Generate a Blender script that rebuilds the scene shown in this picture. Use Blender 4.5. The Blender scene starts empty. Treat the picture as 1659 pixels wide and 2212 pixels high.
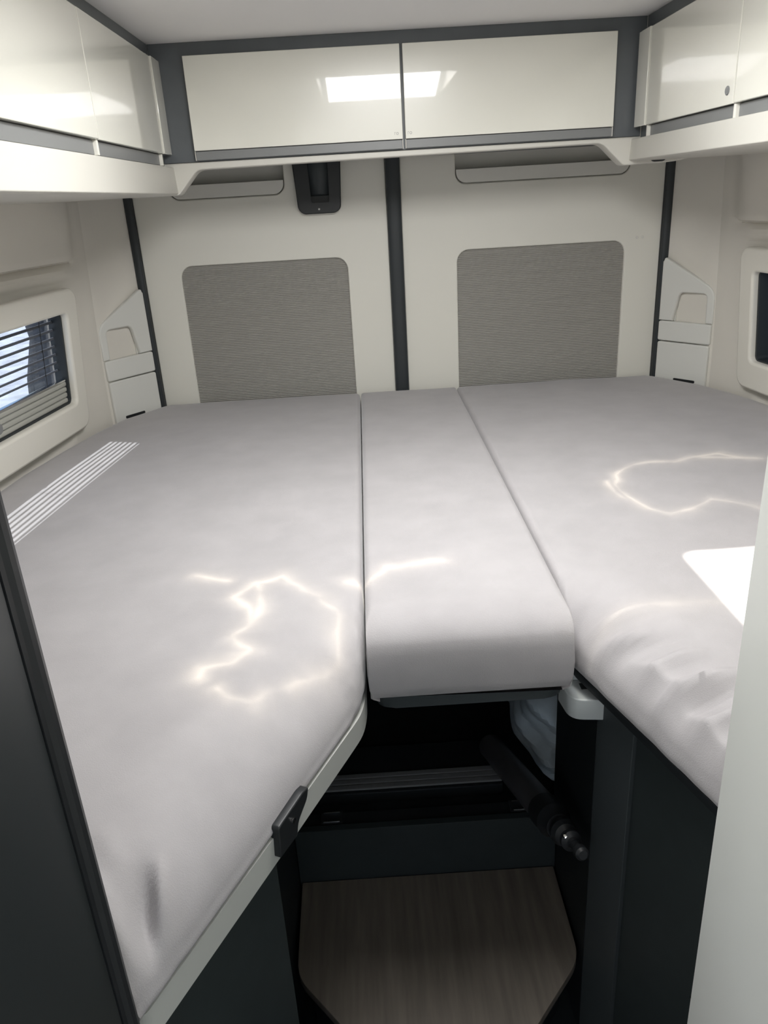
import bpy, bmesh, math, random
from mathutils import Vector, Matrix
from mathutils.geometry import intersect_point_line
random.seed(7)
scn = bpy.context.scene
COL = scn.collection

# ---------------------------------------------------------------- camera
cam = bpy.data.objects.new('camera', bpy.data.cameras.new('camera')); COL.objects.link(cam)
cam.matrix_world = Matrix(((0.997977, 0.062981, -0.008685, 0.000), (-0.031971, 0.379077, -0.924812, 0.000), (-0.054954, 0.923219, 0.380324, 1.460), (0, 0, 0, 1)))
cam.data.sensor_fit = 'VERTICAL'; cam.data.sensor_height = 36.0; cam.data.lens = 1661/2212*36.0
cam.data.clip_start = 0.02
scn.camera = cam

# ---------------------------------------------------------------- light
SUN_DIR = Vector((0.56, -0.25, -0.90)).normalized()       # the way the sun shines
scn.view_settings.view_transform = 'Standard'; scn.view_settings.look = 'None'
scn.view_settings.gamma = 1.0; scn.view_settings.use_curve_mapping = False
scn.view_settings.exposure = 0.42
world = bpy.data.worlds.new('sky'); scn.world = world; world.use_nodes = True
wn = world.node_tree; bg = wn.nodes['Background']
sky = wn.nodes.new('ShaderNodeTexSky'); sky.sky_type = 'NISHITA'; sky.sun_disc = False
sky.sun_elevation = math.radians(56); sky.sun_rotation = math.radians(-66)
wn.links.new(sky.outputs[0], bg.inputs[0]); bg.inputs[1].default_value = 0.22

def lamp(name, kind, loc, direction, energy, color=(1, 1, 1), **kw):
    d = bpy.data.lights.new(name, kind); d.energy = energy; d.color = color
    for k, v in kw.items(): setattr(d, k, v)
    o = bpy.data.objects.new(name, d); COL.objects.link(o)
    o.location = loc; o.rotation_euler = Vector(direction).to_track_quat('-Z', 'Y').to_euler()
    return o
lamp('sun', 'SUN', (-3, 2, 6), SUN_DIR, 9.0, (1.0, 0.95, 0.86), angle=0.009)
lamp('skylight_daylight', 'AREA', (0.11, 1.11, 1.835), (0, 0.22, -1), 11.5, (1.0, 0.985, 0.965), shape='RECTANGLE', size=0.38, size_y=0.52)
lamp('windscreen_daylight', 'AREA', (0.12, -2.3, 1.35), (0, 1, 0.05), 2.2, (1.0, 0.98, 0.95), shape='RECTANGLE', size=1.5, size_y=0.8)
lamp('side_door_daylight', 'AREA', (1.1, -1.1, 1.0), (-1, 0.15, 0), 2.0, (1.0, 0.98, 0.95), shape='RECTANGLE', size=1.0, size_y=1.5)

lamp('left_fill_light', 'AREA', (-0.88, -1.0, 1.25), (1, 0.25, -0.05), 12.0, (1.0, 0.98, 0.95), shape='RECTANGLE', size=1.0, size_y=0.6)  # made-up fill from the unseen left side, added to brighten the washroom wall
def rippled_sun(name, loc, lines, energy, width, wob, seed):
    """sunlight thrown down by the rippled acrylic of the roof hatch: a spot whose beam carries bright curved lines.
    lines: polylines of (x, y) on the bed, z = 0.9"""
    pts = [p for l in lines for p in l]
    c = Vector((sum(p[0] for p in pts)/len(pts), sum(p[1] for p in pts)/len(pts), 0.9))
    o = lamp(name, 'SPOT', loc, c-Vector(loc), energy, (1.0, 0.90, 0.70), spot_size=1.2, spot_blend=0.6, shadow_soft_size=0.002)
    inv = o.rotation_euler.to_matrix().transposed()
    def loc2(p):
        v = inv @ (Vector((p[0], p[1], 0.9))-Vector(loc)); return (v.x/v.z, v.y/v.z, 0)
    d = o.data; d.use_nodes = True; nt = d.node_tree; em = nt.nodes['Emission']
    def N(t, op=None):
        n = nt.nodes.new(t)
        if op: n.operation = op
        return n
    def L(a, b): nt.links.new(a, b)
    tc = N('ShaderNodeTexCoord'); sp = N('ShaderNodeSeparateXYZ'); L(tc.outputs['Normal'], sp.inputs[0])
    cb = N('ShaderNodeCombineXYZ')
    for i in range(2):
        dv = N('ShaderNodeMath', 'DIVIDE'); L(sp.outputs[i], dv.inputs[0]); L(sp.outputs[2], dv.inputs[1]); L(dv.outputs[0], cb.inputs[i])
    nz = N('ShaderNodeTexNoise'); nz.inputs['Scale'].default_value = 14; nz.inputs['Detail'].default_value = 2
    of = N('ShaderNodeVectorMath', 'ADD'); of.inputs[1].default_value = (seed, seed*2.3, 0); L(cb.outputs[0], of.inputs[0]); L(of.outputs[0], nz.inputs['Vector'])
    sb = N('ShaderNodeVectorMath', 'SUBTRACT'); sb.inputs[1].default_value = (0.5, 0.5, 0.5); L(nz.outputs['Color'], sb.inputs[0])
    sc = N('ShaderNodeVectorMath', 'SCALE'); sc.inputs['Scale'].default_value = wob; L(sb.outputs[0], sc.inputs[0])
    ad = N('ShaderNodeVectorMath', 'ADD'); L(cb.outputs[0], ad.inputs[0]); L(sc.outputs[0], ad.inputs[1])
    fl = N('ShaderNodeVectorMath', 'MULTIPLY'); fl.inputs[1].default_value = (1, 1, 0); L(ad.outputs[0], fl.inputs[0])
    P = fl.outputs[0]; best = None
    for l in lines:
        q = [Vector(loc2(p)) for p in l]
        for a, b in zip(q, q[1:]):
            ba = b-a
            pa = N('ShaderNodeVectorMath', 'SUBTRACT'); L(P, pa.inputs[0]); pa.inputs[1].default_value = a
            dt = N('ShaderNodeVectorMath', 'DOT_PRODUCT'); L(pa.outputs[0], dt.inputs[0]); dt.inputs[1].default_value = ba/ba.length_squared
            cl = N('ShaderNodeClamp'); L(dt.outputs['Value'], cl.inputs[0])
            s2 = N('ShaderNodeVectorMath', 'SCALE'); s2.inputs[0].default_value = ba; L(cl.outputs[0], s2.inputs['Scale'])
            df = N('ShaderNodeVectorMath', 'DISTANCE'); L(pa.outputs[0], df.inputs[0]); L(s2.outputs[0], df.inputs[1])
            if best is None: best = df.outputs['Value']
            else:
                mn = N('ShaderNodeMath', 'MINIMUM'); L(best, mn.inputs[0]); L(df.outputs['Value'], mn.inputs[1]); best = mn.outputs[0]
    dv = N('ShaderNodeMath', 'DIVIDE'); L(best, dv.inputs[0]); dv.inputs[1].default_value = width
    sq = N('ShaderNodeMath', 'POWER'); L(dv.outputs[0], sq.inputs[0]); sq.inputs[1].default_value = 0.9
    ng = N('ShaderNodeMath', 'MULTIPLY'); L(sq.outputs[0], ng.inputs[0]); ng.inputs[1].default_value = -1
    ex = N('ShaderNodeMath', 'EXPONENT'); L(ng.outputs[0], ex.inputs[0])
    n2 = N('ShaderNodeTexNoise'); n2.inputs['Scale'].default_value = 9; L(of.outputs[0], n2.inputs['Vector'])
    mr = N('ShaderNodeMapRange'); mr.inputs[1].default_value = 0.35; mr.inputs[2].default_value = 0.65; mr.inputs[3].default_value = 0.25; mr.inputs[4].default_value = 1.0
    L(n2.outputs[0], mr.inputs[0])
    ml = N('ShaderNodeMath', 'MULTIPLY'); L(ex.outputs[0], ml.inputs[0]); L(mr.outputs[0], ml.inputs[1])
    L(ml.outputs[0], em.inputs['Strength'])
rippled_sun('hatch_ripple_light', (0.05, 1.05, 1.78), [[(-0.229, 1.055), (-0.196, 1.101), (-0.161, 1.124), (-0.135, 1.088), (-0.097, 1.045), (-0.073, 1.003), (-0.063, 0.958), (-0.062, 0.92), (-0.083, 0.893), (-0.119, 0.864), (-0.141, 0.84), (-0.167, 0.807), (-0.189, 0.805), (-0.215, 0.822)], [(-0.243, 0.846), (-0.236, 0.872), (-0.207, 0.885), (-0.191, 0.906), (-0.213, 0.944), (-0.194, 0.974), (-0.197, 1.022), (-0.229, 1.055)], [(-0.299, 1.139), (-0.25, 1.117)], [(-0.196, 1.101), (-0.182, 1.034), (-0.191, 0.98)], [(-0.051, 1.093), (-0.029, 1.077), (0.005, 1.121), (0.059, 1.13), (0.105, 1.13)]], 42.0, 0.012, 0.035, 1.0)
rippled_sun('hatch_ripple_light', (0.20, 1.15, 1.78), [[(0.817, 1.529), (0.75, 1.555), (0.695, 1.569), (0.634, 1.54), (0.587, 1.55), (0.543, 1.537), (0.497, 1.486), (0.479, 1.426), (0.486, 1.363), (0.501, 1.305), (0.532, 1.273), (0.582, 1.292), (0.629, 1.331), (0.658, 1.309), (0.692, 1.271)], [(0.467, 1.45), (0.473, 1.365)], [(0.695, 1.569), (0.752, 1.584), (0.784, 1.542)]], 44.0, 0.0085, 0.02, 4.0)
rippled_sun('hatch_ripple_light', (0.20, 1.05, 1.78), [[(0.27, 0.935), (0.311, 0.953), (0.379, 0.958), (0.445, 0.955), (0.506, 0.944)], [(0.245, 0.854), (0.26, 0.911), (0.278, 0.927)]], 18.0, 0.016, 0.02, 7.0)
# ---------------------------------------------------------------- materials
def mat(name, col, rough=0.5, spec=0.5, metal=0.0, var=0.0, vscale=8.0, bump=0.0, bscale=200.0, coat=0.0, sheen=0.0, stretch=None, bdist=0.001):
    m = bpy.data.materials.new(name); m.use_nodes = True
    nt = m.node_tree; b = nt.nodes['Principled BSDF']
    b.inputs['Base Color'].default_value = (*col, 1); b.inputs['Roughness'].default_value = rough
    b.inputs['Specular IOR Level'].default_value = spec; b.inputs['Metallic'].default_value = metal
    b.inputs['Coat Weight'].default_value = coat; b.inputs['Coat Roughness'].default_value = 0.03
    b.inputs['Sheen Weight'].default_value = sheen; b.inputs['Sheen Roughness'].default_value = 0.4
    tc = nt.nodes.new('ShaderNodeTexCoord'); mp = nt.nodes.new('ShaderNodeMapping')
    nt.links.new(tc.outputs['Object'], mp.inputs[0])
    if stretch: mp.inputs['Scale'].default_value = stretch
    if var > 0:
        n = nt.nodes.new('ShaderNodeTexNoise'); n.inputs['Scale'].default_value = vscale; n.inputs['Detail'].default_value = 5
        nt.links.new(mp.outputs[0], n.inputs['Vector'])
        r = nt.nodes.new('ShaderNodeValToRGB')
        r.color_ramp.elements[0].position = 0.3; r.color_ramp.elements[1].position = 0.7
        r.color_ramp.elements[0].color = (*[c*(1-var) for c in col], 1)
        r.color_ramp.elements[1].color = (*[min(1, c*(1+var)) for c in col], 1)
        nt.links.new(n.outputs[0], r.inputs[0]); nt.links.new(r.outputs[0], b.inputs['Base Color'])
    if bump > 0:
        n2 = nt.nodes.new('ShaderNodeTexNoise'); n2.inputs['Scale'].default_value = bscale; n2.inputs['Detail'].default_value = 3
        nt.links.new(tc.outputs['Object'], n2.inputs['Vector'])
        bp = nt.nodes.new('ShaderNodeBump'); bp.inputs['Strength'].default_value = bump; bp.inputs['Distance'].default_value = bdist
        nt.links.new(n2.outputs[0], bp.inputs['Height']); nt.links.new(bp.outputs[0], b.inputs['Normal'])
    return m

def glass(name, tint=(1, 1, 1), gloss=0.08):
    m = bpy.data.materials.new(name); m.use_nodes = True; nt = m.node_tree
    nt.nodes.remove(nt.nodes['Principled BSDF']); out = nt.nodes['Material Output']
    t = nt.nodes.new('ShaderNodeBsdfTransparent'); t.inputs[0].default_value = (*tint, 1)
    g = nt.nodes.new('ShaderNodeBsdfGlossy'); g.inputs['Roughness'].default_value = 0.02
    x = nt.nodes.new('ShaderNodeMixShader'); x.inputs[0].default_value = gloss
    nt.links.new(t.outputs[0], x.inputs[1]); nt.links.new(g.outputs[0], x.inputs[2]); nt.links.new(x.outputs[0], out.inputs[0])
    return m

M = dict(
    wall=mat('wall_lining', (0.72, 0.69, 0.625), 0.55, 0.3, var=0.03, vscale=3, bump=0.15, bscale=350),
    door=mat('door_plastic', (0.76, 0.745, 0.675), 0.45, 0.35, bump=0.06, bscale=300),
    frame=mat('window_frame_plastic', (0.78, 0.755, 0.68), 0.4, 0.4, bump=0.04, bscale=300),
    pocket=mat('pocket_plastic', (0.70, 0.70, 0.66), 0.4, 0.4),
    tray=mat('tray_plastic', (0.70, 0.69, 0.64), 0.45, 0.35),
    gloss=mat('gloss_lacquer', (0.76, 0.75, 0.675), 0.25, 0.5, coat=1.0, bump=0.012, bscale=90),
    edge=mat('cream_edging', (0.82, 0.80, 0.73), 0.4, 0.4),
    slate=mat('slate_laminate', (0.105, 0.115, 0.122), 0.38, 0.5, var=0.05, vscale=20),
    rail=mat('grip_rail_grey', (0.20, 0.205, 0.205), 0.35, 0.5),
    valance=mat('valance_plastic', (0.62, 0.605, 0.55), 0.38, 0.4),
    ceiling=mat('ceiling_fabric', (0.80, 0.79, 0.78), 0.7, 0.2, bump=0.1, bscale=400),
    rubber=mat('black_rubber', (0.028, 0.033, 0.036), 0.5, 0.4),
    black=mat('black_plastic', (0.016, 0.018, 0.020), 0.42, 0.45),
    insert=mat('ribbed_grey_lining', (0.36, 0.35, 0.32), 0.6, 0.3),
    fabric=mat('taupe_velour', (0.42, 0.403, 0.408), 0.85, 0.15, var=0.05, vscale=14, bump=0.3, bscale=650, sheen=0.35, bdist=0.0012),
    board=mat('grey_board_edge', (0.50, 0.51, 0.48), 0.5, 0.4),
    dark=mat('anthracite_board', (0.024, 0.031, 0.032), 0.5, 0.4, var=0.06, vscale=30),
    pillar=mat('anthracite_laminate', (0.042, 0.050, 0.053), 0.48, 0.4),
    blackboard=mat('black_board', (0.012, 0.015, 0.017), 0.55, 0.35),
    panel_dark=mat('graphite_panel', (0.022, 0.026, 0.027), 0.33, 0.5),
    panel_white=mat('white_wall_panel', (0.76, 0.78, 0.74), 0.35, 0.4, var=0.015, vscale=6),
    bracket=mat('grey_bracket_plastic', (0.47, 0.50, 0.50), 0.4, 0.4),
    chrome=mat('chrome', (0.8, 0.8, 0.8), 0.12, 0.5, metal=1.0),
    steel=mat('dull_steel', (0.35, 0.35, 0.34), 0.35, 0.5, metal=1.0),
    bag=mat('pale_blue_cloth', (0.48, 0.56, 0.62), 0.9, 0.1, var=0.15, vscale=12, bump=0.4, bscale=150),
    pole=mat('pole_grey', (0.085, 0.085, 0.09), 0.35, 0.5),
    blind=mat('pleated_blind', (0.42, 0.42, 0.38), 0.5, 0.4),
    screen=mat('screen_slat', (0.10, 0.11, 0.13), 0.6, 0.3),
    ground=mat('pale_paving', (0.62, 0.64, 0.68), 0.9, 0.1, var=0.22, vscale=3.0),
    bark=mat('wrapped_dark_trunk', (0.035, 0.037, 0.042), 0.75, 0.3, var=0.5, vscale=10, bump=0.6, bscale=20),
    mark=mat('grey_print', (0.40, 0.39, 0.36), 0.5, 0.3),
    body=mat('van_body', (0.5, 0.5, 0.5), 0.4, 0.4),
    glass=glass('clear_pane', (0.60, 0.63, 0.67)),
    hatch=glass('hatch_acrylic', (0.96, 0.97, 0.97), 0.05),
    tint=glass('tinted_pane', (0.25, 0.28, 0.33), 0.1),
)
def wood():
    m = mat('grey_oak_laminate', (0.135, 0.117, 0.096), 0.5, 0.35, var=0.22, vscale=7, stretch=(9, 0.8, 1))
    return m
M['wood'] = wood()

# ---------------------------------------------------------------- helpers
def link(name, me, m, parent=None):
    o = bpy.data.objects.new(name, me); COL.objects.link(o)
    if m is not None:
        me.materials.clear(); me.materials.append(M[m] if isinstance(m, str) else m)
    if parent is not None: o.parent = parent
    return o
def tag(o, label, cat, group=None, kind=None):
    o['label'] = label; o['category'] = cat
    if group: o['group'] = group
    if kind: o['kind'] = kind
    return o
def thing(name, label, cat, loc=(0, 0, 0), group=None, kind=None):
    o = bpy.data.objects.new(name, None); COL.objects.link(o); o.location = loc; o.empty_display_size = 0.05
    return tag(o, label, cat, group, kind)
def rel(o):
    """keep world place after parenting to a translated empty"""
    if o.parent: o.location = Vector(o.location) - o.parent.location
    return o
def smooth(me, ang=20):
    for p in me.polygons: p.use_smooth = True
    try: me.set_sharp_from_angle(angle=math.radians(ang))
    except Exception: pass
def bm_mesh(name, bm, sm=True):
    bmesh.ops.recalc_face_normals(bm, faces=bm.faces)
    me = bpy.data.meshes.new(name); bm.to_mesh(me); bm.free()
    if sm: smooth(me)
    return me
def box(name, lo, hi, m, parent=None, bev=0.0015, seg=2):
    bm = bmesh.new(); bmesh.ops.create_cube(bm, size=1)
    for v in bm.verts:
        v.co = Vector((lo[i] + (v.co[i]+0.5)*(hi[i]-lo[i]) for i in range(3)))
    if bev > 0: bmesh.ops.bevel(bm, geom=bm.edges[:], offset=bev, segments=seg, affect='EDGES', profile=0.5)
    return rel(link(name, bm_mesh(name, bm), m, parent))
def prism(name, pts, z0, z1, m, parent=None, bev=0.0015, seg=2):
    """vertical prism on a plan polygon"""
    bm = bmesh.new()
    lo = [bm.verts.new((x, y, z0)) for x, y in pts]; hi = [bm.verts.new((x, y, z1)) for x, y in pts]
    n = len(pts); bm.faces.new(lo[::-1]); bm.faces.new(hi)
    for i in range(n): bm.faces.new((lo[i], lo[(i+1) % n], hi[(i+1) % n], hi[i]))
    if bev > 0: bmesh.ops.bevel(bm, geom=bm.edges[:], offset=bev, segments=seg, affect='EDGES', profile=0.5)
    return rel(link(name, bm_mesh(name, bm), m, parent))
def rrect(x0, x1, z0, z1, r, n=7):
    """rounded rectangle loop; r is one radius or four (bl, br, tr, tl)"""
    rr = (r,)*4 if not isinstance(r, (tuple, list)) else r
    out = []
    for (cx, cz, a0, q) in ((x0+rr[0], z0+rr[0], 180, rr[0]), (x1-rr[1], z0+rr[1], 270, rr[1]), (x1-rr[2], z1-rr[2], 0, rr[2]), (x0+rr[3], z1-rr[3], 90, rr[3])):
        if q <= 1e-6: out.append((cx, cz)); continue
        for k in range(n+1):
            a = math.radians(a0 + 90*k/n); out.append((cx+q*math.cos(a), cz+q*math.sin(a)))
    return out
def round_poly(pts, r, n=6):
    out = []; N = len(pts)
    for i in range(N):
        p = Vector(pts[i]); a = (Vector(pts[i-1])-p); b = (Vector(pts[(i+1) % N])-p)
        q = r[i] if isinstance(r, (list, tuple)) else r
        if q <= 0: out.append(tuple(p)); continue
        q = min(q, a.length*0.49, b.length*0.49)
        s = p + a.normalized()*q; e = p + b.normalized()*q
        for k in range(n+1):
            t = k/n; out.append(tuple(s*(1-t)**2 + p*2*t*(1-t) + e*t*t))
    return out
def plate(name, loops, depth, m, parent=None, bev=0.002, frame=None, res=2):
    """flat plate with holes: loops of (u, v); frame maps u, v, depth to the world (default u = X, v = Z, facing -Y)"""
    cu = bpy.data.curves.new(name, 'CURVE'); cu.dimensions = '2D'; cu.fill_mode = 'BOTH'
    cu.extrude = max(depth/2 - bev, 0.0001); cu.bevel_depth = bev; cu.bevel_resolution = res; cu.offset = -bev
    for lp in loops:
        s = cu.splines.new('POLY'); s.points.add(len(lp)-1); s.use_cyclic_u = True
        for p, q in zip(s.points, lp): p.co = (q[0], q[1], 0, 1)
    o = bpy.data.objects.new('tmp', cu); COL.objects.link(o)
    bpy.context.view_layer.update()
    me = bpy.data.meshes.new_from_object(o.evaluated_get(bpy.context.evaluated_depsgraph_get()))
    bpy.data.objects.remove(o); bpy.data.curves.remove(cu)
    if frame is None: frame = Matrix(((1, 0, 0, 0), (0, 0, -1, 0), (0, 1, 0, 0), (0, 0, 0, 1)))
    me.transform(frame)
    if frame.determinant() < 0: me.flip_normals()
    me.name = name; smooth(me, 40)
    return rel(link(name, me, m, parent))
def XZ(y, x=0, z=0):      # u = X, v = Z, plate centred at Y = y
    return Matrix(((1, 0, 0, x), (0, 0, -1, y), (0, 1, 0, z), (0, 0, 0, 1)))
def YZ(x):                # u = Y, v = Z, plate centred at X = x
    return Matrix(((0, 0, 1, x), (1, 0, 0, 0), (0, 1, 0, 0), (0, 0, 0, 1)))
def XY(z):
    return Matrix(((1, 0, 0, 0), (0, 1, 0, 0), (0, 0, 1, z), (0, 0, 0, 1)))
def tube(name, pts, rad, m, parent=None, n=20, caps=True):
    """lathe-like tube along a line of points with a radius each"""
    bm = bmesh.new(); rings = []
    pts = [Vector(p) for p in pts]; R = rad if isinstance(rad, (list, tuple)) else [rad]*len(pts)
    d0 = (pts[-1]-pts[0]).normalized(); up = Vector((0, 0, 1)) if abs(d0.z) < 0.9 else Vector((1, 0, 0))
    for i, p in enumerate(pts):
        d = (pts[min(i+1, len(pts)-1)] - pts[max(i-1, 0)])
        d = d.normalized() if d.length > 1e-9 else d0
        s = d.cross(up).normalized(); t = s.cross(d).normalized()
        rings.append([bm.verts.new(p + (s*math.cos(2*math.pi*k/n) + t*math.sin(2*math.pi*k/n))*R[i]) for k in range(n)])
    for a, b in zip(rings, rings[1:]):
        for k in range(n): bm.faces.new((a[k], a[(k+1) % n], b[(k+1) % n], b[k]))
    if caps: bm.faces.new(rings[0][::-1]); bm.faces.new(rings[-1])
    return rel(link(name, bm_mesh(name, bm), m, parent))
def lathe(name, a, direction, prof, m, parent=None, n=24):
    d = Vector(direction).normalized(); a = Vector(a)
    up = Vector((0, 0, 1)) if abs(d.z) < 0.9 else Vector((1, 0, 0)); s = d.cross(up).normalized(); t = s.cross(d)
    bm = bmesh.new(); rings = []
    for h, r in prof:
        rings.append([bm.verts.new(a + d*h + (s*math.cos(2*math.pi*k/n)+t*math.sin(2*math.pi*k/n))*max(r, 1e-4)) for k in range(n)])
    for p, q in zip(rings, rings[1:]):
        for k in range(n): bm.faces.new((p[k], p[(k+1) % n], q[(k+1) % n], q[k]))
    bm.faces.new(rings[0][::-1]); bm.faces.new(rings[-1])
    return rel(link(name, bm_mesh(name, bm), m, parent))
XC = 0.1225
def mx(x): return 2*XC - x        # mirror about the van's middle
def lerp(a, b, t): return a + (b-a)*t
def sstep(a, b, x):
    t = min(1, max(0, (x-a)/(b-a))); return t*t*(3-2*t)

# ================================================================ SETTING
# floor, ground
box('floor', (-0.92, -2.4, -0.04), (mx(-0.92), 2.44, 0.0), 'blackboard', bev=0)
tag(bpy.data.objects['floor'], 'dark floor of the van around the wooden step', 'floor', kind='structure')
g = box('ground', (-40, -20, -0.62), (20, 60, -0.6), 'ground', bev=0)
tag(g, 'pale mottled paving outside the left window', 'ground', kind='structure')

# ceiling with the roof hatch opening
SKX0, SKX1, SKY0, SKY1 = -0.10, 0.32, 0.84, 1.38
ce = plate('ceiling', [[(-0.93, -2.4), (mx(-0.93), -2.4), (mx(-0.93), 2.52), (-0.93, 2.52)], rrect(SKX0, SKX1, SKY0, SKY1, 0.03)], 0.04, 'ceiling', bev=0.0005, frame=XY(1.82))
tag(ce, 'pale grey ceiling above the overhead cabinets', 'ceiling', kind='structure')
sk = thing('window_3', 'roof hatch in the ceiling over the bed, seen only as a reflection', 'roof hatch', ((SKX0+SKX1)/2, (SKY0+SKY1)/2, 1.80), kind='structure')
plate('hatch_frame', [rrect(SKX0-0.05, SKX1+0.05, SKY0-0.05, SKY1+0.05, 0.05), rrect(SKX0, SKX1, SKY0, SKY1, 0.03)], 0.012, 'frame', sk, frame=XY(1.794))
plate('hatch_pane', [rrect(SKX0-0.01, SKX1+0.01, SKY0-0.01, SKY1+0.01, 0.03)], 0.004, 'hatch', sk, bev=0.0005, frame=XY(1.865))

# side walls: a plan curve, leaning in towards the top, with a moulded ledge over the window
PLAN = [(-0.672, 2.405), (-0.708, 2.348), (-0.748, 2.29), (-0.778, 2.24), (-0.805, 2.16), (-0.822, 2.08), (-0.838, 2.0), (-0.854, 1.9), (-0.868, 1.8), (-0.885, 1.65), (-0.898, 1.5), (-0.905, 1.3), (-0.905, 0.4), (-0.905, -0.3)]
def wall_x(y, z):
    def raw(yy):
        if yy >= PLAN[0][1]: return PLAN[0][0]
        for (xa, ya), (xb, yb) in zip(PLAN, PLAN[1:]):
            if yb <= yy <= ya: return lerp(xa, xb, (ya-yy)/(ya-yb))
        return PLAN[-1][0]
    x = sum(raw(y+d)*w for d, w in ((-0.06, 1), (-0.03, 2), (0, 3), (0.03, 2), (0.06, 1)))/9 if y < 2.34 else raw(y)
    f = sstep(2.36, 2.08, y)
    x += f*0.10*max(0, z-1.0)                              # lean
    e = sstep(2.19, 2.07, y)                               # ledge fades out towards the door
    x += e*(0.030*sstep(1.352, 1.358, z) - 0.014*math.exp(-((z-1.342)/0.010)**2) + 0.010*math.exp(-((z-1.318)/0.012)**2))
    return x
WY0, WY1, WZ0, WZ1 = 1.02, 2.06, 0.965, 1.25
def make_wall(name, side, label):
    ys = sorted({p[1] for p in PLAN} | {WY0, WY1} | {2.40-0.02*i for i in range(24)} | {0.6, 0.8, 1.1, 1.2})
    zs = [0.0, 0.3, 0.6, 0.8, WZ0, 1.05, 1.15, WZ1, 1.28] + [1.29+0.004*i for i in range(24)] + [1.40, 1.46, 1.52, 1.60, 1.70, 1.80]
    bm = bmesh.new(); V = {}
    for i, y in enumerate(ys):
        for j, z in enumerate(zs):
            x = wall_x(y, z); V[i, j] = bm.verts.new((x if side < 0 else mx(x), y, z))
    for i in range(len(ys)-1):
        for j in range(len(zs)-1):
            yc = (ys[i]+ys[i+1])/2; zc = (zs[j]+zs[j+1])/2
            if WY0 < yc < WY1 and WZ0 < zc < WZ1: continue
            bm.faces.new((V[i, j], V[i+1, j], V[i+1, j+1], V[i, j+1]))
    # outward thickness: a second skin
    o = link(name, bm_mesh(name, bm), 'wall')
    so = o.modifiers.new('thick', 'SOLIDIFY'); so.thickness = 0.012
    so.offset = -1 if True else 1
    return tag(o, label, 'wall', kind='structure')
wl = make_wall('wall_left', -1, 'cream padded side wall around the slatted window on the left')
wr = make_wall('wall_right', 1, 'cream side wall between the rear door and the right window')
# front part of the van behind the camera
bm = bmesh.new()  # gap in the left wall is made up for the added fill lamp
for lo, hi in (((-0.93, -2.4, 0), (-0.90, -0.3, 0.93)), ((-0.93, -2.4, 1.57), (-0.90, -0.3, 1.8)), ((-0.93, -2.4, 0.93), (-0.90, -1.52, 1.57)), ((-0.93, -0.48, 0.93), (-0.90, -0.3, 1.57)), ((mx(-0.90), -2.4, 0), (mx(-0.93), -1.65, 1.8)), ((mx(-0.90), -0.55, 0), (mx(-0.93), -0.3, 1.8)), ((-0.93, -2.44, 0), (mx(-0.93), -2.40, 0.92)), ((-0.93, -2.44, 1.76), (mx(-0.93), -2.40, 1.8))):
    r = bmesh.ops.create_cube(bm, size=1)
    for v in r['verts']: v.co = Vector((lo[i] + (v.co[i]+0.5)*(hi[i]-lo[i]) for i in range(3)))
wf = tag(link('wall_front', bm_mesh('wall_front', bm, False), 'wall'), 'cab end of the van behind the viewer', 'wall', kind='structure')

# outer skin behind the rear doors and corners
bm = bmesh.new()
for lo, hi in (((-0.94, 2.50, -0.04), (mx(-0.94), 2.52, 1.86)), ((-0.94, 2.406, -0.04), (-0.66, 2.50, 1.86)), ((mx(-0.66), 2.406, -0.04), (mx(-0.94), 2.50, 1.86)), ((-0.94, -2.4, 1.801), (-0.931, 2.5, 1.86)), ((mx(-0.931), -2.4, 1.801), (mx(-0.94), 2.5, 1.86))):
    r = bmesh.ops.create_cube(bm, size=1)
    for v in r['verts']: v.co = Vector((lo[i] + (v.co[i]+0.5)*(hi[i]-lo[i]) for i in range(3)))
tag(link('wall_rear', bm_mesh('wall_rear', bm, False), 'body'), 'outer metal skin behind the rear door linings', 'wall', kind='structure')

# ---------------------------------------------------------------- rear doors
YD = 2.40
def rear_door(name, x0, x1, ins, tray, label):
    d = thing(name, label, 'door', ((x0+x1)/2, YD, 0.1), kind='structure')
    loops = [rrect(x0, x1, 0.1, 1.79, 0.004), rrect(ins[0], ins[1], 0.5, 1.297, 0.035), rrect(tray[0], tray[1], 1.478, 1.64, (0.03, 0.03, 0.01, 0.01))]
    plate('door_lining', loops, 0.03, 'door', d, bev=0.003, frame=XZ(YD+0.015))
    # ribbed insert: fine horizontal corrugation, real relief
    bm = bmesh.new(); n = int((1.31-0.5)/0.005)*6; rows = []
    for k in range(n+1):
        z = 0.49 + (1.305-0.49)*k/n; y = YD+0.008 + 0.0014*math.cos(2*math.pi*(z/0.0052))
        rows.append((bm.verts.new((ins[0]-0.01, y, z)), bm.verts.new((ins[1]+0.01, y, z))))
    for a, b in zip(rows, rows[1:]): bm.faces.new((a[0], a[1], b[1], b[0]))
    me = bm_mesh('ribbed_insert', bm); o = rel(link('ribbed_insert', me, 'insert', d)); o['label'] = 'grey ribbed lining panel'
    # storage tray: flush front lip, dark hollow above it
    t = plate('tray_front', [rrect(tray[0]+0.0025, tray[1]-0.0025, 1.4805, 1.517, (0.028, 0.028, 0.002, 0.002))], 0.012, 'tray', d, bev=0.0012, frame=XZ(YD+0.007))
    box('tray_back', (tray[0]-0.01, YD+0.042, 1.46), (tray[1]+0.01, YD+0.047, 1.66), 'tray', d, bev=0)
    box('tray_floor', (tray[0]-0.01, YD+0.012, 1.478), (tray[1]+0.01, YD+0.042, 1.482), 'tray', d, bev=0)
    for xx in (tray[0]-0.006, tray[1]+0.002): box('tray_side', (xx, YD+0.012, 1.478), (xx+0.004, YD+0.042, 1.66), 'tray', d, bev=0)
    return d
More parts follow.
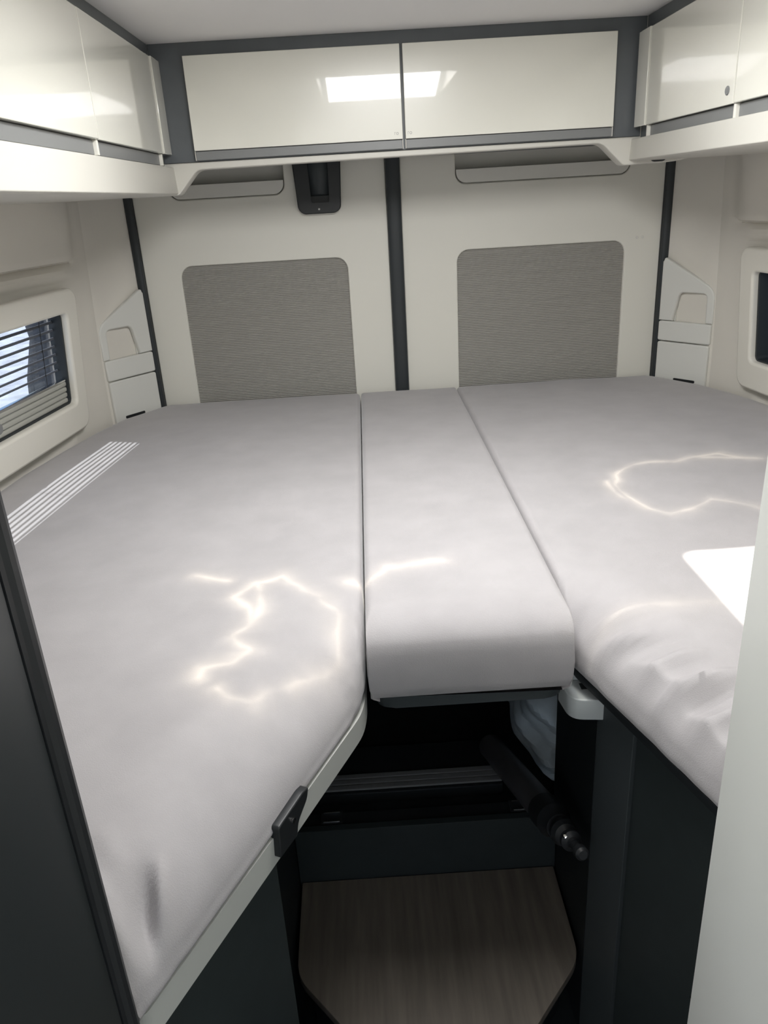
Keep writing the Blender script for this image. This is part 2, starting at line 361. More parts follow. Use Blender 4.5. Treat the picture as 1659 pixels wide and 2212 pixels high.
dl = rear_door('door_1', -0.645, 0.083, (-0.538, -0.042), (-0.538, -0.207), 'left rear door lining with black latch housing and ribbed grey panel')
dr = rear_door('door_2', 0.125, 0.893, (0.285, 0.787), (0.284, 0.790), 'right rear door lining with ribbed grey panel and wide top tray')
# latch housing on the left door
hl = [(-0.181, 1.60), (-0.172, 1.435), (-0.158, 1.421), (-0.064, 1.421), (-0.049, 1.433), (-0.040, 1.60)]
hin = [(-0.141, 1.60), (-0.135, 1.448), (-0.078, 1.448), (-0.075, 1.60)]
lt = plate('latch_housing', [round_poly(hl, [0, 0.012, 0.012, 0.012, 0.012, 0]), round_poly(hin[::1], [0, 0.006, 0.006, 0])], 0.024, 'black', dl, bev=0.003, frame=XZ(YD-0.010))
lt['label'] = 'black latch housing'
o = plate('latch_recess', [[(-0.15, 1.43), (-0.06, 1.43), (-0.06, 1.62), (-0.15, 1.62)]], 0.004, 'black', lt, bev=0.0005, frame=XZ(YD+0.0)); o.location = (0, 0, 0)
bm = bmesh.new()
for v4 in [((-0.138, YD-0.016, 1.53), (-0.076, YD-0.016, 1.53), (-0.078, YD-0.004, 1.475), (-0.136, YD-0.004, 1.475)), ((-0.138, YD-0.016, 1.62), (-0.076, YD-0.016, 1.62), (-0.076, YD-0.016, 1.53), (-0.138, YD-0.016, 1.53)), ((-0.136, YD-0.004, 1.475), (-0.078, YD-0.004, 1.475), (-0.078, YD-0.0, 1.47), (-0.136, YD-0.0, 1.47))]:
    bm.faces.new([bm.verts.new(v) for v in v4])
bmesh.ops.remove_doubles(bm, verts=bm.verts[:], dist=1e-5)
o = link('latch_handle', bm_mesh('latch_handle', bm), 'pillar', lt); so = o.modifiers.new('t', 'SOLIDIFY'); so.thickness = 0.003
for q in (o,): q.location = Vector((0, 0, 0))
sc = lathe('screw', (-0.112, YD-0.0215, 1.4335), (0, -1, 0), [(0, 0.0035), (0.001, 0.0035), (0.0018, 0.002)], 'steel', lt, 12)
for q in lt.children: q.location = Vector((0, 0, 0))
# two small screw marks on the right door
for (x, z) in ((0.822, 1.303), (0.838, 1.303)):
    lathe('screw_cap', (x, YD-0.0005, z), (0, -1, 0), [(0, 0.004), (0.001, 0.004), (0.0015, 0.003)], 'tray', dr, 12)

# rubber seals beside and between the doors
def seal(name, x0, x1, y, label):
    pts = []; n = 8
    cx = (x0+x1)/2; w = (x1-x0)/2
    pts = [(x0, y+0.02)] + [(cx - w*math.cos(math.pi*k/n), y - 0.010*math.sin(math.pi*k/n)**0.6) for k in range(n+1)] + [(x1, y+0.02)]
    return tag(prism(name, pts, 0.2, 1.62, 'rubber', bev=0), label, 'seal', kind='structure')
seal('trim_1', -0.668, -0.645, 2.392, 'black rubber seal left of the left rear door')
c = seal('trim_2', 0.083, 0.125, 2.392, 'wide black rubber seal between the two rear doors')
seal('trim_3', 0.893, 0.917, 2.392, 'black rubber seal right of the right rear door')

# ---------------------------------------------------------------- side windows
def window(name, side, label, full):
    # flat unit: local u along the wall towards the door, v up; leaning in at the top
    a = Vector((-0.793, 2.104, 0.915)); b = Vector((-0.919, 1.004, 0.915))   # bottom line rear -> front
    up = Vector((0.10*0.9, 0, 1)).normalized()
    if side > 0: a.x = mx(a.x); b.x = mx(b.x); up.x = -up.x
    L = (b-a).length; u = (b-a).normalized(); n = up.cross(u) if side < 0 else u.cross(up)   # n points into the van
    n.normalize(); up = u.cross(n) if side < 0 else n.cross(u)
    w = thing(name, label, 'window', a, kind='structure')
    def F(off): # u, v, depth -> relative to the thing's base
        fm = Matrix.Identity(4)
        for i in range(3): fm[i][0] = u[i]; fm[i][1] = up[i]; fm[i][2] = n[i]; fm[i][3] = n[i]*off
        return fm
    H = 0.372
    def P(nm, loops, dep, m, off, par=w, bev=0.001):
        o = plate(nm, loops, dep, m, None, bev=bev, frame=F(off)); o.parent = par; o.location = (0, 0, 0); return o
    o0, o1, v0, v1 = 0.061, L-0.07, 0.078, 0.312
    P('frame', [rrect(0, L, 0, H, 0.035), rrect(o0, o1, v0, v1, 0.014)], 0.024, 'frame', 0.0, bev=0.007)
    P('gasket', [rrect(o0-0.006, o1+0.006, v0-0.006, v1+0.006, 0.016), rrect(o0+0.006, o1-0.006, v0+0.004, v1-0.003, 0.010)], 0.034, 'rubber', -0.022, bev=0.001)
    P('pane', [rrect(o0-0.01, o1+0.01, v0-0.01, v1+0.01, 0.014)], 0.004, 'glass' if full else 'tint', -0.046, bev=0.0005)
    if full:
        # folded pleats of the blind at the foot of the opening, each fold a slim bar
        for k in range(4):
            P('blind_fold', [rrect(o0+0.007, o1-0.007, v0+0.003+k*0.0145, v0+0.016+k*0.0145, 0.005)], 0.012, 'blind', -0.016, bev=0.004)
        P('blind_rail', [rrect(o0+0.007, o1-0.007, v0+0.0605, v0+0.0655, 0.002)], 0.014, 'chrome', -0.016, bev=0.001)
        kn = lathe('blind_grip', (0, 0, 0), n, [(-0.02, 0.014), (0.004, 0.014), (0.008, 0.012)], 'rail', None); kn.parent = w
        kn.location = u*(0.43) + up*(v0+0.035)
        k = 0; v = v0+0.085
        while v < v1:
            P('screen_slat', [rrect(o0+0.005, o1-0.005, v, v+0.0035+0.0035*(v-v0)/0.234, 0.001)], 0.003, 'screen', -0.030, bev=0.0004)
            v += 0.0205; k += 1
        for uu in (0.137, 0.45, 0.75):
            P('screen_cord', [rrect(uu, uu+0.0018, v0, v1, 0.0004)], 0.0016, 'black', -0.026, bev=0.0003)
    return w
window('window_1', -1, 'left side window with white frame, screen slats and folded blind', True)
window('window_2', 1, 'right side window with dark pane at the picture edge', False)

# ---------------------------------------------------------------- things outside the left window
tr = thing('wrapped_trunk', 'dark film-wrapped trunk standing outside the left window', 'trunk', (-1.145, 3.30, -0.6))
prof = []
for k in range(16):
    prof.append((k*0.16, 0.30 + 0.03*math.sin(k*1.7)))
lathe('trunk', (-1.145, 3.30, -0.6), (0.02, 0, 1), prof, 'bark', tr, 28)

# ================================================================ OVERHEAD CABINETS
# rear cabinet
cab = thing('overhead_cabinet', 'rear overhead cabinet over the doors with two white gloss flaps', 'cabinet', (0.107, 2.0, 1.556), 'overhead cabinets')
box('carcass', (-0.449, 2.0, 1.556), (0.6765, 2.385, 1.80), 'slate', cab, bev=0.001)
for (x0, x1, lx) in ((-0.371, 0.1145, 0.100), (0.1205, 0.606, 0.131)):
    d = box('flap', (x0, 1.982, 1.5785), (x1, 1.9995, 1.7715), 'gloss', cab, bev=0.0015)
    # small printed mark near the middle seam: a short stroke and a ring
    bm = bmesh.new(); seg = 14; ri, ro = 0.0018, 0.0030; cxm = lx+0.002
    A = [bm.verts.new((cxm+ri*math.cos(2*math.pi*k/seg), 1.9814, 1.5905+ri*math.sin(2*math.pi*k/seg))) for k in range(seg)]
    B = [bm.verts.new((cxm+ro*math.cos(2*math.pi*k/seg), 1.9814, 1.5905+ro*math.sin(2*math.pi*k/seg))) for k in range(seg)]
    for k in range(seg): bm.faces.new((A[k], A[(k+1) % seg], B[(k+1) % seg], B[k]))
    for (p, q, r_, s_) in ((lx-0.0050, lx-0.0042, 1.5878, 1.5935), (lx-0.0042, lx-0.0020, 1.5925, 1.5935)):
        bm.faces.new([bm.verts.new(v) for v in ((p, 1.9814, r_), (q, 1.9814, r_), (q, 1.9814, s_), (p, 1.9814, s_))])
    o = link('printed_mark', bm_mesh('printed_mark', bm, False), 'mark', d); o.location = Vector((0, 0, 0))
    rr = box('grip_rail', (x0+0.0015, 1.988, 1.5585), (x1-0.0015, 1.9995, 1.5775), 'rail', cab, bev=0.001)
    for xe in (x0, x1-0.0012): box('rail_end', (xe, 1.986, 1.5585), (xe+0.0012, 1.9995, 1.5785), 'edge', cab, bev=0)
def side_cabinet(side, label):
    fx = -0.43; bx_ = -0.449; wx = -0.80
    seams = [1.9985, 1.925, 1.457, 0.985, 0.52] if side < 0 else [1.9850, 1.914, 1.478, 1.010, 0.62]
    def bxs(nm, x0, x1, y0, y1, z0, z1, m, par, bev=0.001):
        if side > 0: x0, x1 = mx(x1), mx(x0)
        # the right cabinet stands a hair closer to the middle
        if side > 0: x0 -= 0.017; x1 -= 0.017
        return box(nm, (x0, y0, z0), (x1, y1, z1), m, par, bev)
    c = thing('overhead_cabinet', label, 'cabinet', ((bx_ if side < 0 else mx(bx_)), 1.0, 1.55), 'overhead cabinets')
    bxs('carcass', wx, bx_, 0.50 if side < 0 else 0.6, 1.9995, 1.548, 1.80, 'slate', c)
    for i, (y1, y0) in enumerate(zip(seams, seams[1:])):
        gap = 0.0015
        off = -0.003 if i == 0 else 0.0                    # the filler strip stands a touch proud of the flaps
        d = bxs('filler_strip' if i == 0 else 'flap', bx_+0.0005, fx-off, y0+gap, y1-(gap if i else 0), 1.5735, 1.7665, 'gloss', c, 0.0015)
        if i: bxs('grip_rail', bx_+0.0005, fx-0.010, y0+0.005, y1-0.005, 1.550, 1.5725, 'rail', c, 0.001)
        if i: bxs('rail_divider', bx_+0.0005, fx-0.004, y1-0.0045, y1+0.0045, 1.5495, 1.573, 'edge', c, 0.0006)
        if side > 0 and i == 1:
            xx = mx(fx)-0.017
            b = lathe('lock_button', (xx, y0+0.026, 1.596), (-1, 0, 0), [(0, 0.0075), (0.0015, 0.0075), (0.0025, 0.006)], 'rail', c, 20)
            b['label'] = 'grey push button lock'
    return c
side_cabinet(-1, 'left overhead cabinet with white gloss flaps over the slatted window')
side_cabinet(1, 'right overhead cabinet with white gloss flaps and a grey lock button')

# white moulding under the overhead cabinets, one run around three sides
va = thing('valance', 'white moulded valance running under all three overhead cabinets', 'valance', (0.12, 2.0, 1.49))
def extr_y(nm, prof, y0, y1, m, par, bev=0.002):
    return plate(nm, [prof], y1-y0, m, par, bev=bev, frame=XZ((y0+y1)/2))
lp = round_poly([(-0.428, 1.5475), (-0.425, 1.490), (-0.432, 1.487), (-0.80, 1.487), (-0.80, 1.5475)], [0.002, 0.002, 0.003, 0, 0])
extr_y('side_fascia', lp, 0.50, 2.012, 'valance', va)
rp = [(mx(x)-0.017, z+0.0155 if z < 1.52 else z+0.003) for x, z in lp][::-1]
extr_y('side_fascia', rp, 0.62, 2.012, 'valance', va)
rear = [(-0.62, 1.5555), (-0.62, 1.4995), (-0.560, 1.4865), (-0.424, 1.4865), (-0.374, 1.5395), (0.586, 1.5455), (0.640, 1.4945), (0.770, 1.4965), (0.83, 1.510), (0.83, 1.5555)]
plate('rear_lip', [round_poly(rear, [0, 0, 0.03, 0.006, 0.014, 0.014, 0.006, 0.03, 0, 0])], 0.05, 'valance', va, bev=0.003, frame=XZ(2.024))
lm = plate('lamp_socket', [round_poly([(0.700, 1.509), (0.709, 1.4985), (0.736, 1.4985), (0.745, 1.509)], [0.001, 0.006, 0.006, 0.001])], 0.006, 'black', va, bev=0.001, frame=XZ(1.9965))
lm['label'] = 'small black reading-lamp socket'

# ================================================================ CORNER POCKET PANELS
def pocket_panel(side, label):
    a = Vector((-0.769, 2.246, 0)); b = Vector((-0.660, 2.388, 0))
    if side > 0: a, b = Vector((mx(b.x), b.y, 0)), Vector((mx(a.x), a.y, 0))
    u = (b-a).normalized(); n = Vector((u.y, -u.x, 0)); L = (b-a).length; up = Vector((0, 0, 1))
    c = thing('pocket_panel', label, 'wall pocket', (a.x, a.y, 0.8), 'corner pocket panels')
    def F(off):
        fm = Matrix.Identity(4)
        for i in range(3): fm[i][0] = u[i]; fm[i][1] = up[i]; fm[i][2] = n[i]; fm[i][3] = n[i]*off
        fm[2][3] -= 0.8
        return fm
    def fl(pts): return pts if side < 0 else [(L-x, z) for x, z in pts][::-1]
    def P(nm, loops, dep, m, off, bev=0.004):
        o = plate(nm, [fl(l) for l in loops], dep, m, None, bev=bev, frame=F(off)); o.parent = c; o.location = (0, 0, 0); return o
    Z1, Z2 = 1.062, 1.000
    hole = round_poly([(0.022, Z1), (0.022, 1.148), (0.118, 1.148), (0.132, Z1)][::-1], [0, 0.016, 0.016, 0])
    out = round_poly([(0.0, Z1+0.001), (L-0.004, Z1+0.001), (L-0.004, 1.236), (L-0.012, 1.243), (0.004, 1.150)], [0.001, 0.001, 0.004, 0.012, 0.03])
    # upper frame: the pocket opening is a notch in its lower edge
    notch = [(0.0, Z1), (0.022, Z1)] + round_poly([(0.022, Z1), (0.024, 1.146), (0.112, 1.146), (0.128, Z1)], [0, 0.016, 0.016, 0]) + [(L-0.006, Z1), (L-0.006, 1.232)] + round_poly([(L-0.006, 1.2), (L-0.010, 1.246), (0.0, 1.158), (0.0, 1.1)], [0, 0.010, 0.028, 0])[1:]
    P('pocket_frame', [notch], 0.016, 'pocket', 0.008)
    P('pocket_back', [[(0.008, 1.02), (L-0.012, 1.02), (L-0.012, 1.16), (0.008, 1.16)]], 0.003, 'tray', -0.022, 0.0005)
    for uu in ((0.019, 0.0225), (0.1245, 0.1285)):
        P('pocket_side', [[(uu[0], 1.0), (uu[1], 1.0), (uu[1], 1.15), (uu[0], 1.15)]], 0.026, 'tray', -0.010, 0.0005)
    P('pocket_top', [[(0.019, 1.1455), (0.1285, 1.1455), (0.1285, 1.149), (0.019, 1.149)]], 0.026, 'tray', -0.010, 0.0005)
    P('pocket_front', [rrect(0.001, L-0.008, Z2+0.0015, Z1-0.0015, 0.006)], 0.018, 'pocket', 0.009)
    P('lower_cover', [rrect(0.002, L-0.009, 0.80, Z2-0.0015, 0.006)], 0.018, 'pocket', 0.009)
    P('finger_slot', [rrect(0.035, 0.105, 0.884, 0.892, 0.003)], 0.002, 'black', 0.0185, 0.0003)
    return c
pocket_panel(-1, 'white pocket panel in the corner left of the left rear door')
pocket_panel(1, 'white pocket panel in the corner right of the right rear door')

# ================================================================ MATTRESSES
def seg_dist(p, a, b):
    ax, ay = a; bx2, by2 = b; dx = bx2-ax; dy = by2-ay
    t = ((p[0]-ax)*dx + (p[1]-ay)*dy)/(dx*dx+dy*dy+1e-12); t = min(1, max(0, t))
    return math.hypot(p[0]-ax-t*dx, p[1]-ay-t*dy), t
def cluster(n, k=0.5):
    # 0..1 with points bunched at both ends
    out = []
    for i in range(n+1):
        t = i/n; s = 0.5-0.5*math.cos(math.pi*t); out.append(lerp(t, s, k))
    return out
def interp(tab, y):
    if y <= tab[0][0]: return tab[0][1]
    for (ya, xa), (yb, xb) in zip(tab, tab[1:]):
        if y <= yb: return lerp(xa, xb, (y-ya)/(yb-ya))
    return tab[-1][1]
def mattress(name, left, right, edges, zt, zb, crown, disp, label, nx, ny):
    """left / right: tables (y, x); edges: list of (a, b, radius) with the roll-over of each side"""
    y0, y1 = left[0][0], left[-1][0]
    bm = bmesh.new(); us = cluster(nx, 0.85); vs = cluster(ny, 0.6); G = []
    brk = sorted({t[0] for t in left} | {t[0] for t in right})
    ys = [lerp(y0, y1, v) for v in vs]
    for y in ys:
        row = []; xl = interp(left, y); xr = interp(right, y)
        for u in us:
            x = lerp(xl, xr, u); drop = 0; dmin = 9
            for a, b, r, *rv in edges:
                d, t = seg_dist((x, y), a, b); dmin = min(dmin, d)
                if d < r: drop = max(drop, (rv[0] if rv else r)*(1 - math.sqrt(max(0, 1-((r-d)/r)**2))))
            z = zt - drop + crown*(1-math.exp(-(dmin/0.22)**2)) - crown
            z += disp(x, y, dmin)
            row.append(bm.verts.new((x, y, max(z, zb+0.012))))
        G.append(row)
    for i in range(ny):
        for j in range(nx): bm.faces.new((G[i][j], G[i][j+1], G[i+1][j+1], G[i+1][j]))
    loop = G[0][:] + [G[i][-1] for i in range(1, ny+1)] + G[ny][-2::-1] + [G[i][0] for i in range(ny-1, 0, -1)]
    cx = sum(v.co.x for v in loop)/len(loop); cy = sum(v.co.y for v in loop)/len(loop)
    prev = loop
    N = len(loop)
    nrm = []
    for i in range(N):
        t = loop[(i+1) % N].co - loop[i-1].co; nn = Vector((t.y, -t.x, 0)); nrm.append(nn.normalized() if nn.length > 1e-9 else Vector((1, 0, 0)))
    for f, push in ((0.35, 0.0015), (0.7, 0.0), (0.93, -0.005), (1.0, -0.014)):
        ring = [bm.verts.new((v.co.x + nrm[i].x*push, v.co.y + nrm[i].y*push, lerp(v.co.z, zb, f))) for i, v in enumerate(loop)]
        for i in range(N): bm.faces.new((prev[i], ring[i], ring[(i+1) % N], prev[(i+1) % N]))
        prev = ring
    bm.faces.new(prev)
    me = bm_mesh(name, bm); smooth(me, 80)
    o = link(name, me, 'fabric')
    return tag(o, label, 'mattress', 'mattress sections')
def ridge(lst):
    def f(x, y, d):
        s = 0
        for a, b, amp, w in lst:
            q, t = seg_dist((x, y), a, b)
            if q < 3*w: s += amp*math.exp(-(q/w)**1.5)*(math.sin(math.pi*min(1, max(0, 0.08+t*0.92)))**1.2)
        return s
    return f
def soft(x, y, d):
    return 0.0016*math.sin(7*x+3*y)*math.sin(5*y-2*x) + 0.0007*math.sin(23*x-9*y+2)
ZT, ZB = 0.900, 0.780
# left section: runs forward to the graphite panel, slanting along the aisle
LL = [(0.475, -0.880), (1.50, -0.872), (1.75, -0.852), (1.95, -0.818), (2.10, -0.785), (2.22, -0.745), (2.36, -0.655), (2.372, -0.64)]
LR = [(0.475, -0.243), (0.885, -0.052), (0.915, -0.040), (0.945, -0.0335), (0.98, -0.0315), (2.372, -0.0315)]
le = [(a, b) for a, b in zip([(x, y) for y, x in LL], [(x, y) for y, x in LL][1:])]
rad = lambda y: 0.02
Ledges = [((-0.88, 0.475), (-0.25, 0.475), 0.04)] + [(a, b, 0.035) for a, b in le] + [((-0.64, 2.372), (-0.0315, 2.372), 0.022), ((-0.0315, 2.372), (-0.0315, 0.98), 0.014)]
rp_ = [(x, y) for y, x in LR][::-1]
Ledges += [((-0.0315, 1.02), (-0.0315, 0.98), 0.022), ((-0.0315, 0.98), (-0.0335, 0.945), 0.04), ((-0.0335, 0.945), (-0.040, 0.915), 0.06), ((-0.040, 0.915), (-0.052, 0.885), 0.12, 0.09), ((-0.052, 0.885), (-0.243, 0.475), 0.135, 0.105)]
lw = ridge([((-0.236, 0.585), (-0.220, 0.505), 0.016, 0.009), ((-0.254, 0.575), (-0.234, 0.495), -0.026, 0.010), ((-0.300, 0.540), (-0.234, 0.480), 0.032, 0.011), ((-0.30, 0.60), (-0.25, 0.54), 0.006, 0.012), ((-0.20, 0.62), (-0.16, 0.59), 0.003, 0.012),
            ((-0.10, 0.94), (-0.045, 0.90), 0.003, 0.012)])
mattress('mattress', LL, LR, Ledges, ZT, ZB, 0.004, lambda x, y, d: soft(x, y, d) + lw(x, y, d), 'left mattress section, widest, running forward beside the graphite panel', 130, 220)
# middle section
CLx, CRx = -0.0275, 0.2695
CL = [(0.935, CLx), (2.36, CLx)]; CR = [(0.935, CRx), (2.36, CRx)]
Cedges = [((CLx, 0.935), (CRx, 0.935), 0.065, 0.050), ((CLx, 0.935), (CLx, 2.36), 0.013), ((CRx, 0.935), (CRx, 2.36), 0.013), ((CLx, 2.36), (CRx, 2.36), 0.022)]
mattress('mattress', CL, CR, Cedges, ZT+0.004, ZB-0.006, 0.004, lambda x, y, d: soft(x, y, d)*0.7, 'narrow middle mattress section filling the aisle between the two beds', 60, 160)
# right section
RL = [(0.57, 0.402), (0.975, 0.279), (1.01, 0.2745), (1.05, 0.2735), (2.376, 0.2735)]
RRt = [(0.57, 1.125), (1.50, 1.117), (1.75, 1.097), (1.95, 1.063), (2.10, 1.030), (2.22, 0.990), (2.36, 0.900), (2.376, 0.885)]
re_ = [(x, y) for y, x in RRt]
Redges = [((0.40, 0.57), (1.125, 0.57), 0.03)] + [(a, b, 0.035) for a, b in zip(re_, re_[1:])] + [((0.885, 2.376), (0.2735, 2.376), 0.022), ((0.2735, 2.376), (0.2735, 1.05), 0.014), ((0.2735, 1.05), (0.2745, 1.01), 0.03), ((0.2745, 1.01), (0.279, 0.975), 0.05), ((0.279, 0.975), (0.402, 0.57), 0.12, 0.09)]
rw = ridge([(a, b, amp*2.1, w*0.9) for a, b, amp, w in [((0.29, 0.955), (0.40, 0.95), 0.006, 0.010), ((0.285, 0.925), (0.37, 0.895), 0.007, 0.010), ((0.31, 0.89), (0.43, 0.875), -0.005, 0.012), ((0.325, 0.84), (0.42, 0.835), 0.007, 0.011), ((0.32, 0.80), (0.46, 0.775), 0.009, 0.012),
            ((0.35, 0.765), (0.44, 0.755), -0.006, 0.010), ((0.355, 0.735), (0.44, 0.715), 0.008, 0.011), ((0.37, 0.69), (0.45, 0.68), 0.008, 0.010), ((0.38, 0.645), (0.46, 0.64), 0.007, 0.010), ((0.33, 0.87), (0.37, 0.78), 0.005, 0.010), ((0.36, 0.77), (0.385, 0.67), 0.005, 0.009),
            ((0.28, 1.0), (0.33, 1.02), 0.003, 0.008)]])
mattress('mattress', RL, RRt, Redges, ZT, ZB+0.002, 0.004, lambda x, y, d: soft(x, y, d) + rw(x, y, d), 'right mattress section with wrinkled front edge and bright sun patch', 150, 230)

# ================================================================ UNDER THE BEDS
# left bed: pale base board with a black catch, dark cabinet below
SL = Vector((0.212, 0.445, 0)).normalized()                # along the slanted front edge
bd = thing('bed_platform', 'pale grey base board under the left mattress with a black catch', 'bed platform', (-0.4, 1.2, 0.752))
lo = [(-0.875, 0.478), (-0.250, 0.478), (-0.240, 0.484), (-0.140, 0.692), (-0.055, 0.872), (-0.040, 0.905), (-0.034, 0.945), (-0.034, 2.36), (-0.63, 2.36), (-0.74, 2.2), (-0.80, 2.0), (-0.86, 1.6)]
prism('board', round_poly(lo, [0, 0.01, 0.02, 0, 0.01, 0.02, 0.02, 0, 0, 0, 0, 0], 4), 0.742, 0.7795, 'board', bd, bev=0.0015)
# the catch sits on the slanted edge
ct = Vector((-0.1345, 0.708, 0)); nrm2 = Vector((SL.y, -SL.x, 0))
fm = Matrix.Identity(4)
for i in range(3): fm[i][0] = SL[i]; fm[i][1] = (0, 0, 1)[i]; fm[i][2] = nrm2[i]; fm[i][3] = (ct + nrm2*0.004)[i]
cpl = round_poly([(-0.028, 0.753), (0.012, 0.751), (0.018, 0.768), (0.042, 0.782), (0.048, 0.796), (0.034, 0.799), (-0.024, 0.796)], [0.004, 0.004, 0.006, 0.006, 0.004, 0.004, 0.004])
cp = plate('catch', [cpl], 0.012, 'black', bd, bev=0.002, frame=fm); cp['label'] = 'black plastic catch'
o = lathe('catch_screw', ct + nrm2*0.0105 + SL*0.006 + Vector((0, 0, 0.780)), nrm2, [(0, 0.004), (0.0008, 0.004), (0.0012, 0.002)], 'chrome', cp, 12); o.location = Vector((0, 0, 0))
c = thing('bed_cabinet', 'dark cabinet under the left mattress facing the aisle', 'cabinet', (-0.5, 1.0, 0.0), 'bed cabinets')
prism('front_panel', [(-0.252, 0.480), (-0.147, 0.697), (-0.165, 0.706), (-0.270, 0.489)], 0.0, 0.7415, 'dark', c, bev=0.001)
prism('side_panel', [(-0.168, 0.708), (-0.150, 0.700), (-0.201, 0.85), (-0.219, 0.85)], 0.0, 0.7415, 'dark', c, bev=0.001)
prism('rear_panel', [(-0.219, 0.852), (-0.201, 0.852), (-0.201, 2.30), (-0.219, 2.30)], 0.0, 0.7415, 'blackboard', c, bev=0.001)
# right bed: thin dark base, pillar and panels
bd2 = thing('bed_platform', 'thin black base board under the wrinkled right mattress', 'bed platform', (0.7, 1.2, 0.76))
prism('board', [(0.405, 0.574), (0.285, 0.975), (0.279, 1.02), (0.279, 2.36), (0.88, 2.36), (0.98, 2.2), (1.045, 2.0), (1.10, 1.6), (1.115, 0.574)], 0.768, 0.7815, 'blackboard', bd2, bev=0.0015)
c = thing('bed_cabinet', 'dark panelled cabinet under the right mattress facing the aisle', 'cabinet', (0.6, 1.0, 0.0), 'bed cabinets')
prism('aisle_panel', [(0.312, 0.945), (0.330, 0.945), (0.330, 1.18), (0.312, 1.18)], 0.0, 0.767, 'blackboard', c, bev=0.001)
prism('pillar', [(0.312, 0.943), (0.336, 0.860), (0.354, 0.866), (0.332, 0.943)], 0.0, 0.767, 'pillar', c, bev=0.001)
prism('front_panel', [(0.342, 0.862), (0.425, 0.576), (0.445, 0.582), (0.362, 0.868)], 0.0, 0.767, 'dark', c, bev=0.001)
prism('rear_panel', [(0.52, 1.185), (0.54, 1.185), (0.54, 2.30), (0.52, 2.30)], 0.0, 0.767, 'blackboard', c, bev=0.001)
# middle bridge board under the middle section
bd3 = tag(prism('bridge_board', round_poly([(-0.020, 0.950), (0.262, 0.950), (0.262, 2.3), (-0.020, 2.3)], [0.03, 0.03, 0, 0], 5), 0.752, 0.7735, 'pillar', bev=0.002), 'dark grey bridge board under the middle mattress section', 'board')
# moulded bracket under the right corner
bk = thing('support_bracket', 'pale grey rounded bracket under the seam of middle and right mattress', 'bracket', (0.29, 0.96, 0.72))
plate('cup', [round_poly([(0.262, 0.985), (0.268, 0.936), (0.318, 0.930), (0.318, 0.985)], [0, 0.020, 0.003, 0])], 0.036, 'bracket', bk, bev=0.002, frame=XY(0.7385))
box('upright', (0.268, 0.986, 0.7205), (0.318, 0.992, 0.800), 'bracket', bk, bev=0.001)
box('slot', (0.290, 0.960, 0.7566), (0.314, 0.975, 0.7572), 'black', bk, bev=0)
# wooden step and the box below it
stp = thing('step', 'grey wood step with clipped front corners at the foot of the bed', 'step', (0.06, 0.97, 0.0))
plate('tread', [round_poly([(-0.196, 1.146), (-0.192, 0.945), (-0.065, 0.80), (0.170, 0.79), (0.306, 0.945), (0.307, 1.146)], [0.003, 0.03, 0.03, 0.03, 0.03, 0.003])], 0.018, 'wood', stp, bev=0.001, frame=XY(0.191))
prism('step_box', [(-0.18, 1.14), (-0.175, 0.99), (-0.06, 0.86), (0.16, 0.85), (0.285, 0.99), (0.29, 1.14)], 0.0, 0.1815, 'blackboard', stp, bev=0.001)
# low cross panel, cargo deck, rails
tag(box('cross_panel', (-0.2, 1.148, 0.0), (0.3105, 1.163, 0.328), 'dark', bev=0.001), 'low dark cross panel behind the wooden step', 'panel')
tag(box('cargo_deck', (-0.2, 1.165, 0.27), (0.515, 2.38, 0.29), 'blackboard', bev=0), 'black load floor under the middle mattress section', 'load floor')
lr = thing('lashing_rail', 'black lashing rail with two chrome loops on the load floor', 'rail', (0.06, 1.185, 0.29))
box('track', (-0.19, 1.166, 0.2905), (0.305, 1.200, 0.322), 'black', lr, bev=0.002)
for x in (-0.128, 0.247):
    b = box('loop_base', (x-0.022, 1.168, 0.3225), (x+0.022, 1.198, 0.327), 'black', lr, bev=0.001)
    for yy in (1.170, 1.194):
        tube('loop_bar', [(x-0.016, yy, 0.329), (x+0.016, yy, 0.329)], 0.0016, 'chrome', lr, 10)
sl = thing('sill', 'dark grey grooved sill across the load floor beyond the lashing rail', 'sill', (0.06, 1.33, 0.29))
box('sill_base', (-0.198, 1.255, 0.2905), (0.225, 1.40, 0.318), 'blackboard', sl, bev=0.003)
for y in (1.262, 1.278, 1.294): box('sill_rib', (-0.197, y, 0.3185), (0.224, y+0.013, 0.3235), 'rail', sl, bev=0.0012)
# pole leaning in the gap
a = Vector((0.215, 1.352, 0.336)); b = Vector((0.285, 0.880, 0.505)); dv = (b-a)
pl = thing('telescopic_pole', 'dark telescopic pole with black knobs lying beside the right cabinet', 'pole', a)
lathe('tube', a, dv, [(0, 0.026), (0.33, 0.027), (0.332, 0.024)], 'pole', pl)
lathe('collar', a+dv.normalized()*0.325, dv, [(0, 0.024), (0.004, 0.030), (0.05, 0.030), (0.062, 0.024), (0.075, 0.022)], 'black', pl)
lathe('knob', a+dv.normalized()*0.402, dv, [(0, 0.014), (0.006, 0.021), (0.018, 0.023), (0.028, 0.019), (0.034, 0.012)], 'black', pl)
lathe('knob', a+dv.normalized()*0.438, dv, [(0, 0.010), (0.006, 0.017), (0.014, 0.017), (0.020, 0.010), (0.026, 0.008)], 'black', pl)
lathe('tip', a+dv.normalized()*0.465, dv, [(0, 0.008), (0.012, 0.008), (0.018, 0.011), (0.030, 0.011), (0.034, 0.007)], 'black', pl)
lathe('pin', a+dv.normalized()*0.446+Vector((-0.009, -0.004, 0.012)), (-0.4, -0.5, 0.8), [(0, 0.004), (0.004, 0.004), (0.005, 0.002)], 'chrome', pl, 12)
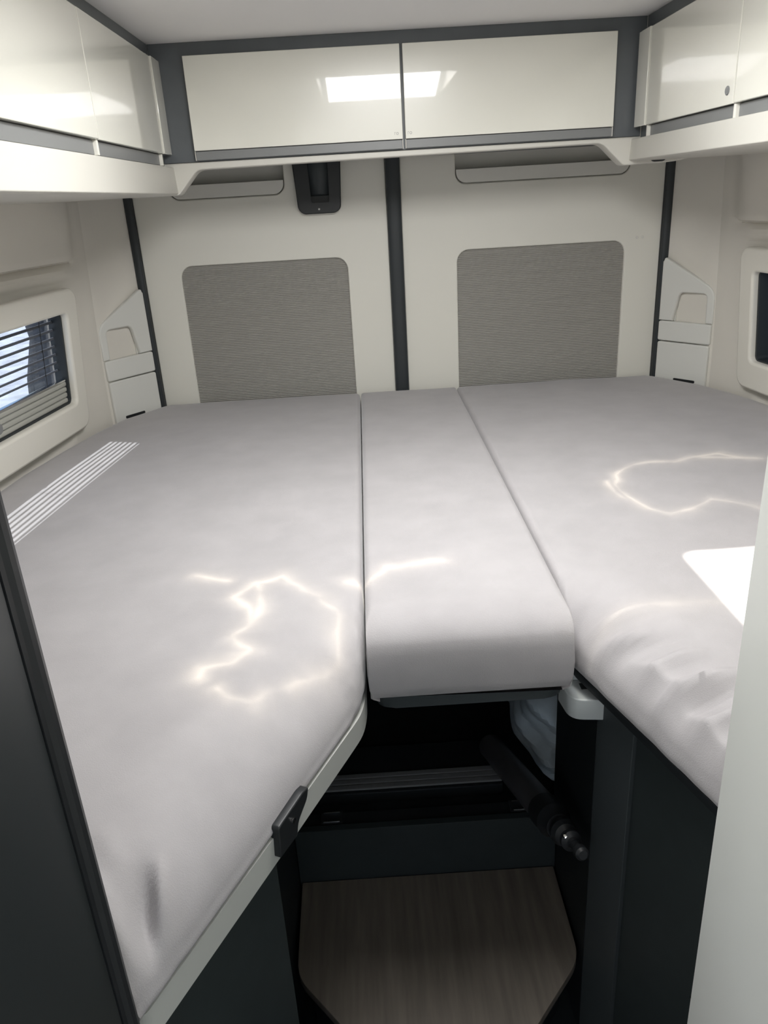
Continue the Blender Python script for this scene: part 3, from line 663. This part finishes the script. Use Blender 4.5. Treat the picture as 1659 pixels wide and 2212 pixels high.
# pale cloth bundle beside it
bm = bmesh.new(); bmesh.ops.create_icosphere(bm, subdivisions=5, radius=1)
for v in bm.verts:
    p = v.co.copy(); q = 1 + 0.07*math.sin(7*p.z+3*p.x)+0.05*math.sin(11*p.y+4*p.z) + 0.03*math.sin(19*p.z-9*p.y)
    s = (abs(p.x)**3+abs(p.y)**3+abs(p.z)**3)**(1/3)
    v.co = Vector((0.368+0.095*p.x/s*q, 1.44+0.21*p.y/s*q, 0.425+0.118*p.z/s*q))
tag(link('cloth_bag', bm_mesh('cloth_bag', bm), 'bag'), 'pale blue cloth bag under the right side of the bed', 'bag')

# ================================================================ FOREGROUND PARTITIONS
fp = thing('tall_cabinet', 'tall graphite cabinet side with black rounded edge in the left foreground', 'cabinet', (-0.5, 0.1, 0.0))
prism('side_panel', [(-0.258, 0.05), (-0.242, 0.05), (-0.242, 0.444), (-0.258, 0.444)], 0.0, 1.7985, 'panel_dark', fp, bev=0.001)
pp = [(-0.258, 0.4445), (-0.241, 0.4445)] + [(-0.2365-0.0075+0.008*math.cos(t), 0.4475+0.010+0.010*math.sin(t)) for t in [math.radians(x) for x in (-60, -30, 0, 30, 60, 90)]] + [(-0.258, 0.4675)]
prism('edge_profile', pp, 0.0, 1.7985, 'black', fp, bev=0)
box('back_panel', (-0.90, 0.445, 0.0), (-0.2585, 0.466, 1.7985), 'panel_dark', fp, bev=0.001)
fw = thing('washroom_wall', 'white washroom wall panel in the right foreground', 'partition', (0.5, 0.1, 0.0))
prism('side_panel', [(0.300, -0.30), (0.318, -0.30), (0.318, 0.5515), (0.300, 0.5515)], 0.0, 1.7985, 'panel_white', fw, bev=0.0025, seg=3)
box('back_panel', (0.3185, 0.535, 0.0), (1.14, 0.551, 1.7985), 'panel_white', fw, bev=0.001)
hk = tube('hook', [(0.3105+0.006*math.cos(t), 0.556+0.002*math.sin(t*2), 0.648+0.013*math.sin(t)) for t in [math.radians(x) for x in range(-90, 271, 30)]], 0.0018, 'chrome', fw, 8)
hk['label'] = 'small chrome hook'
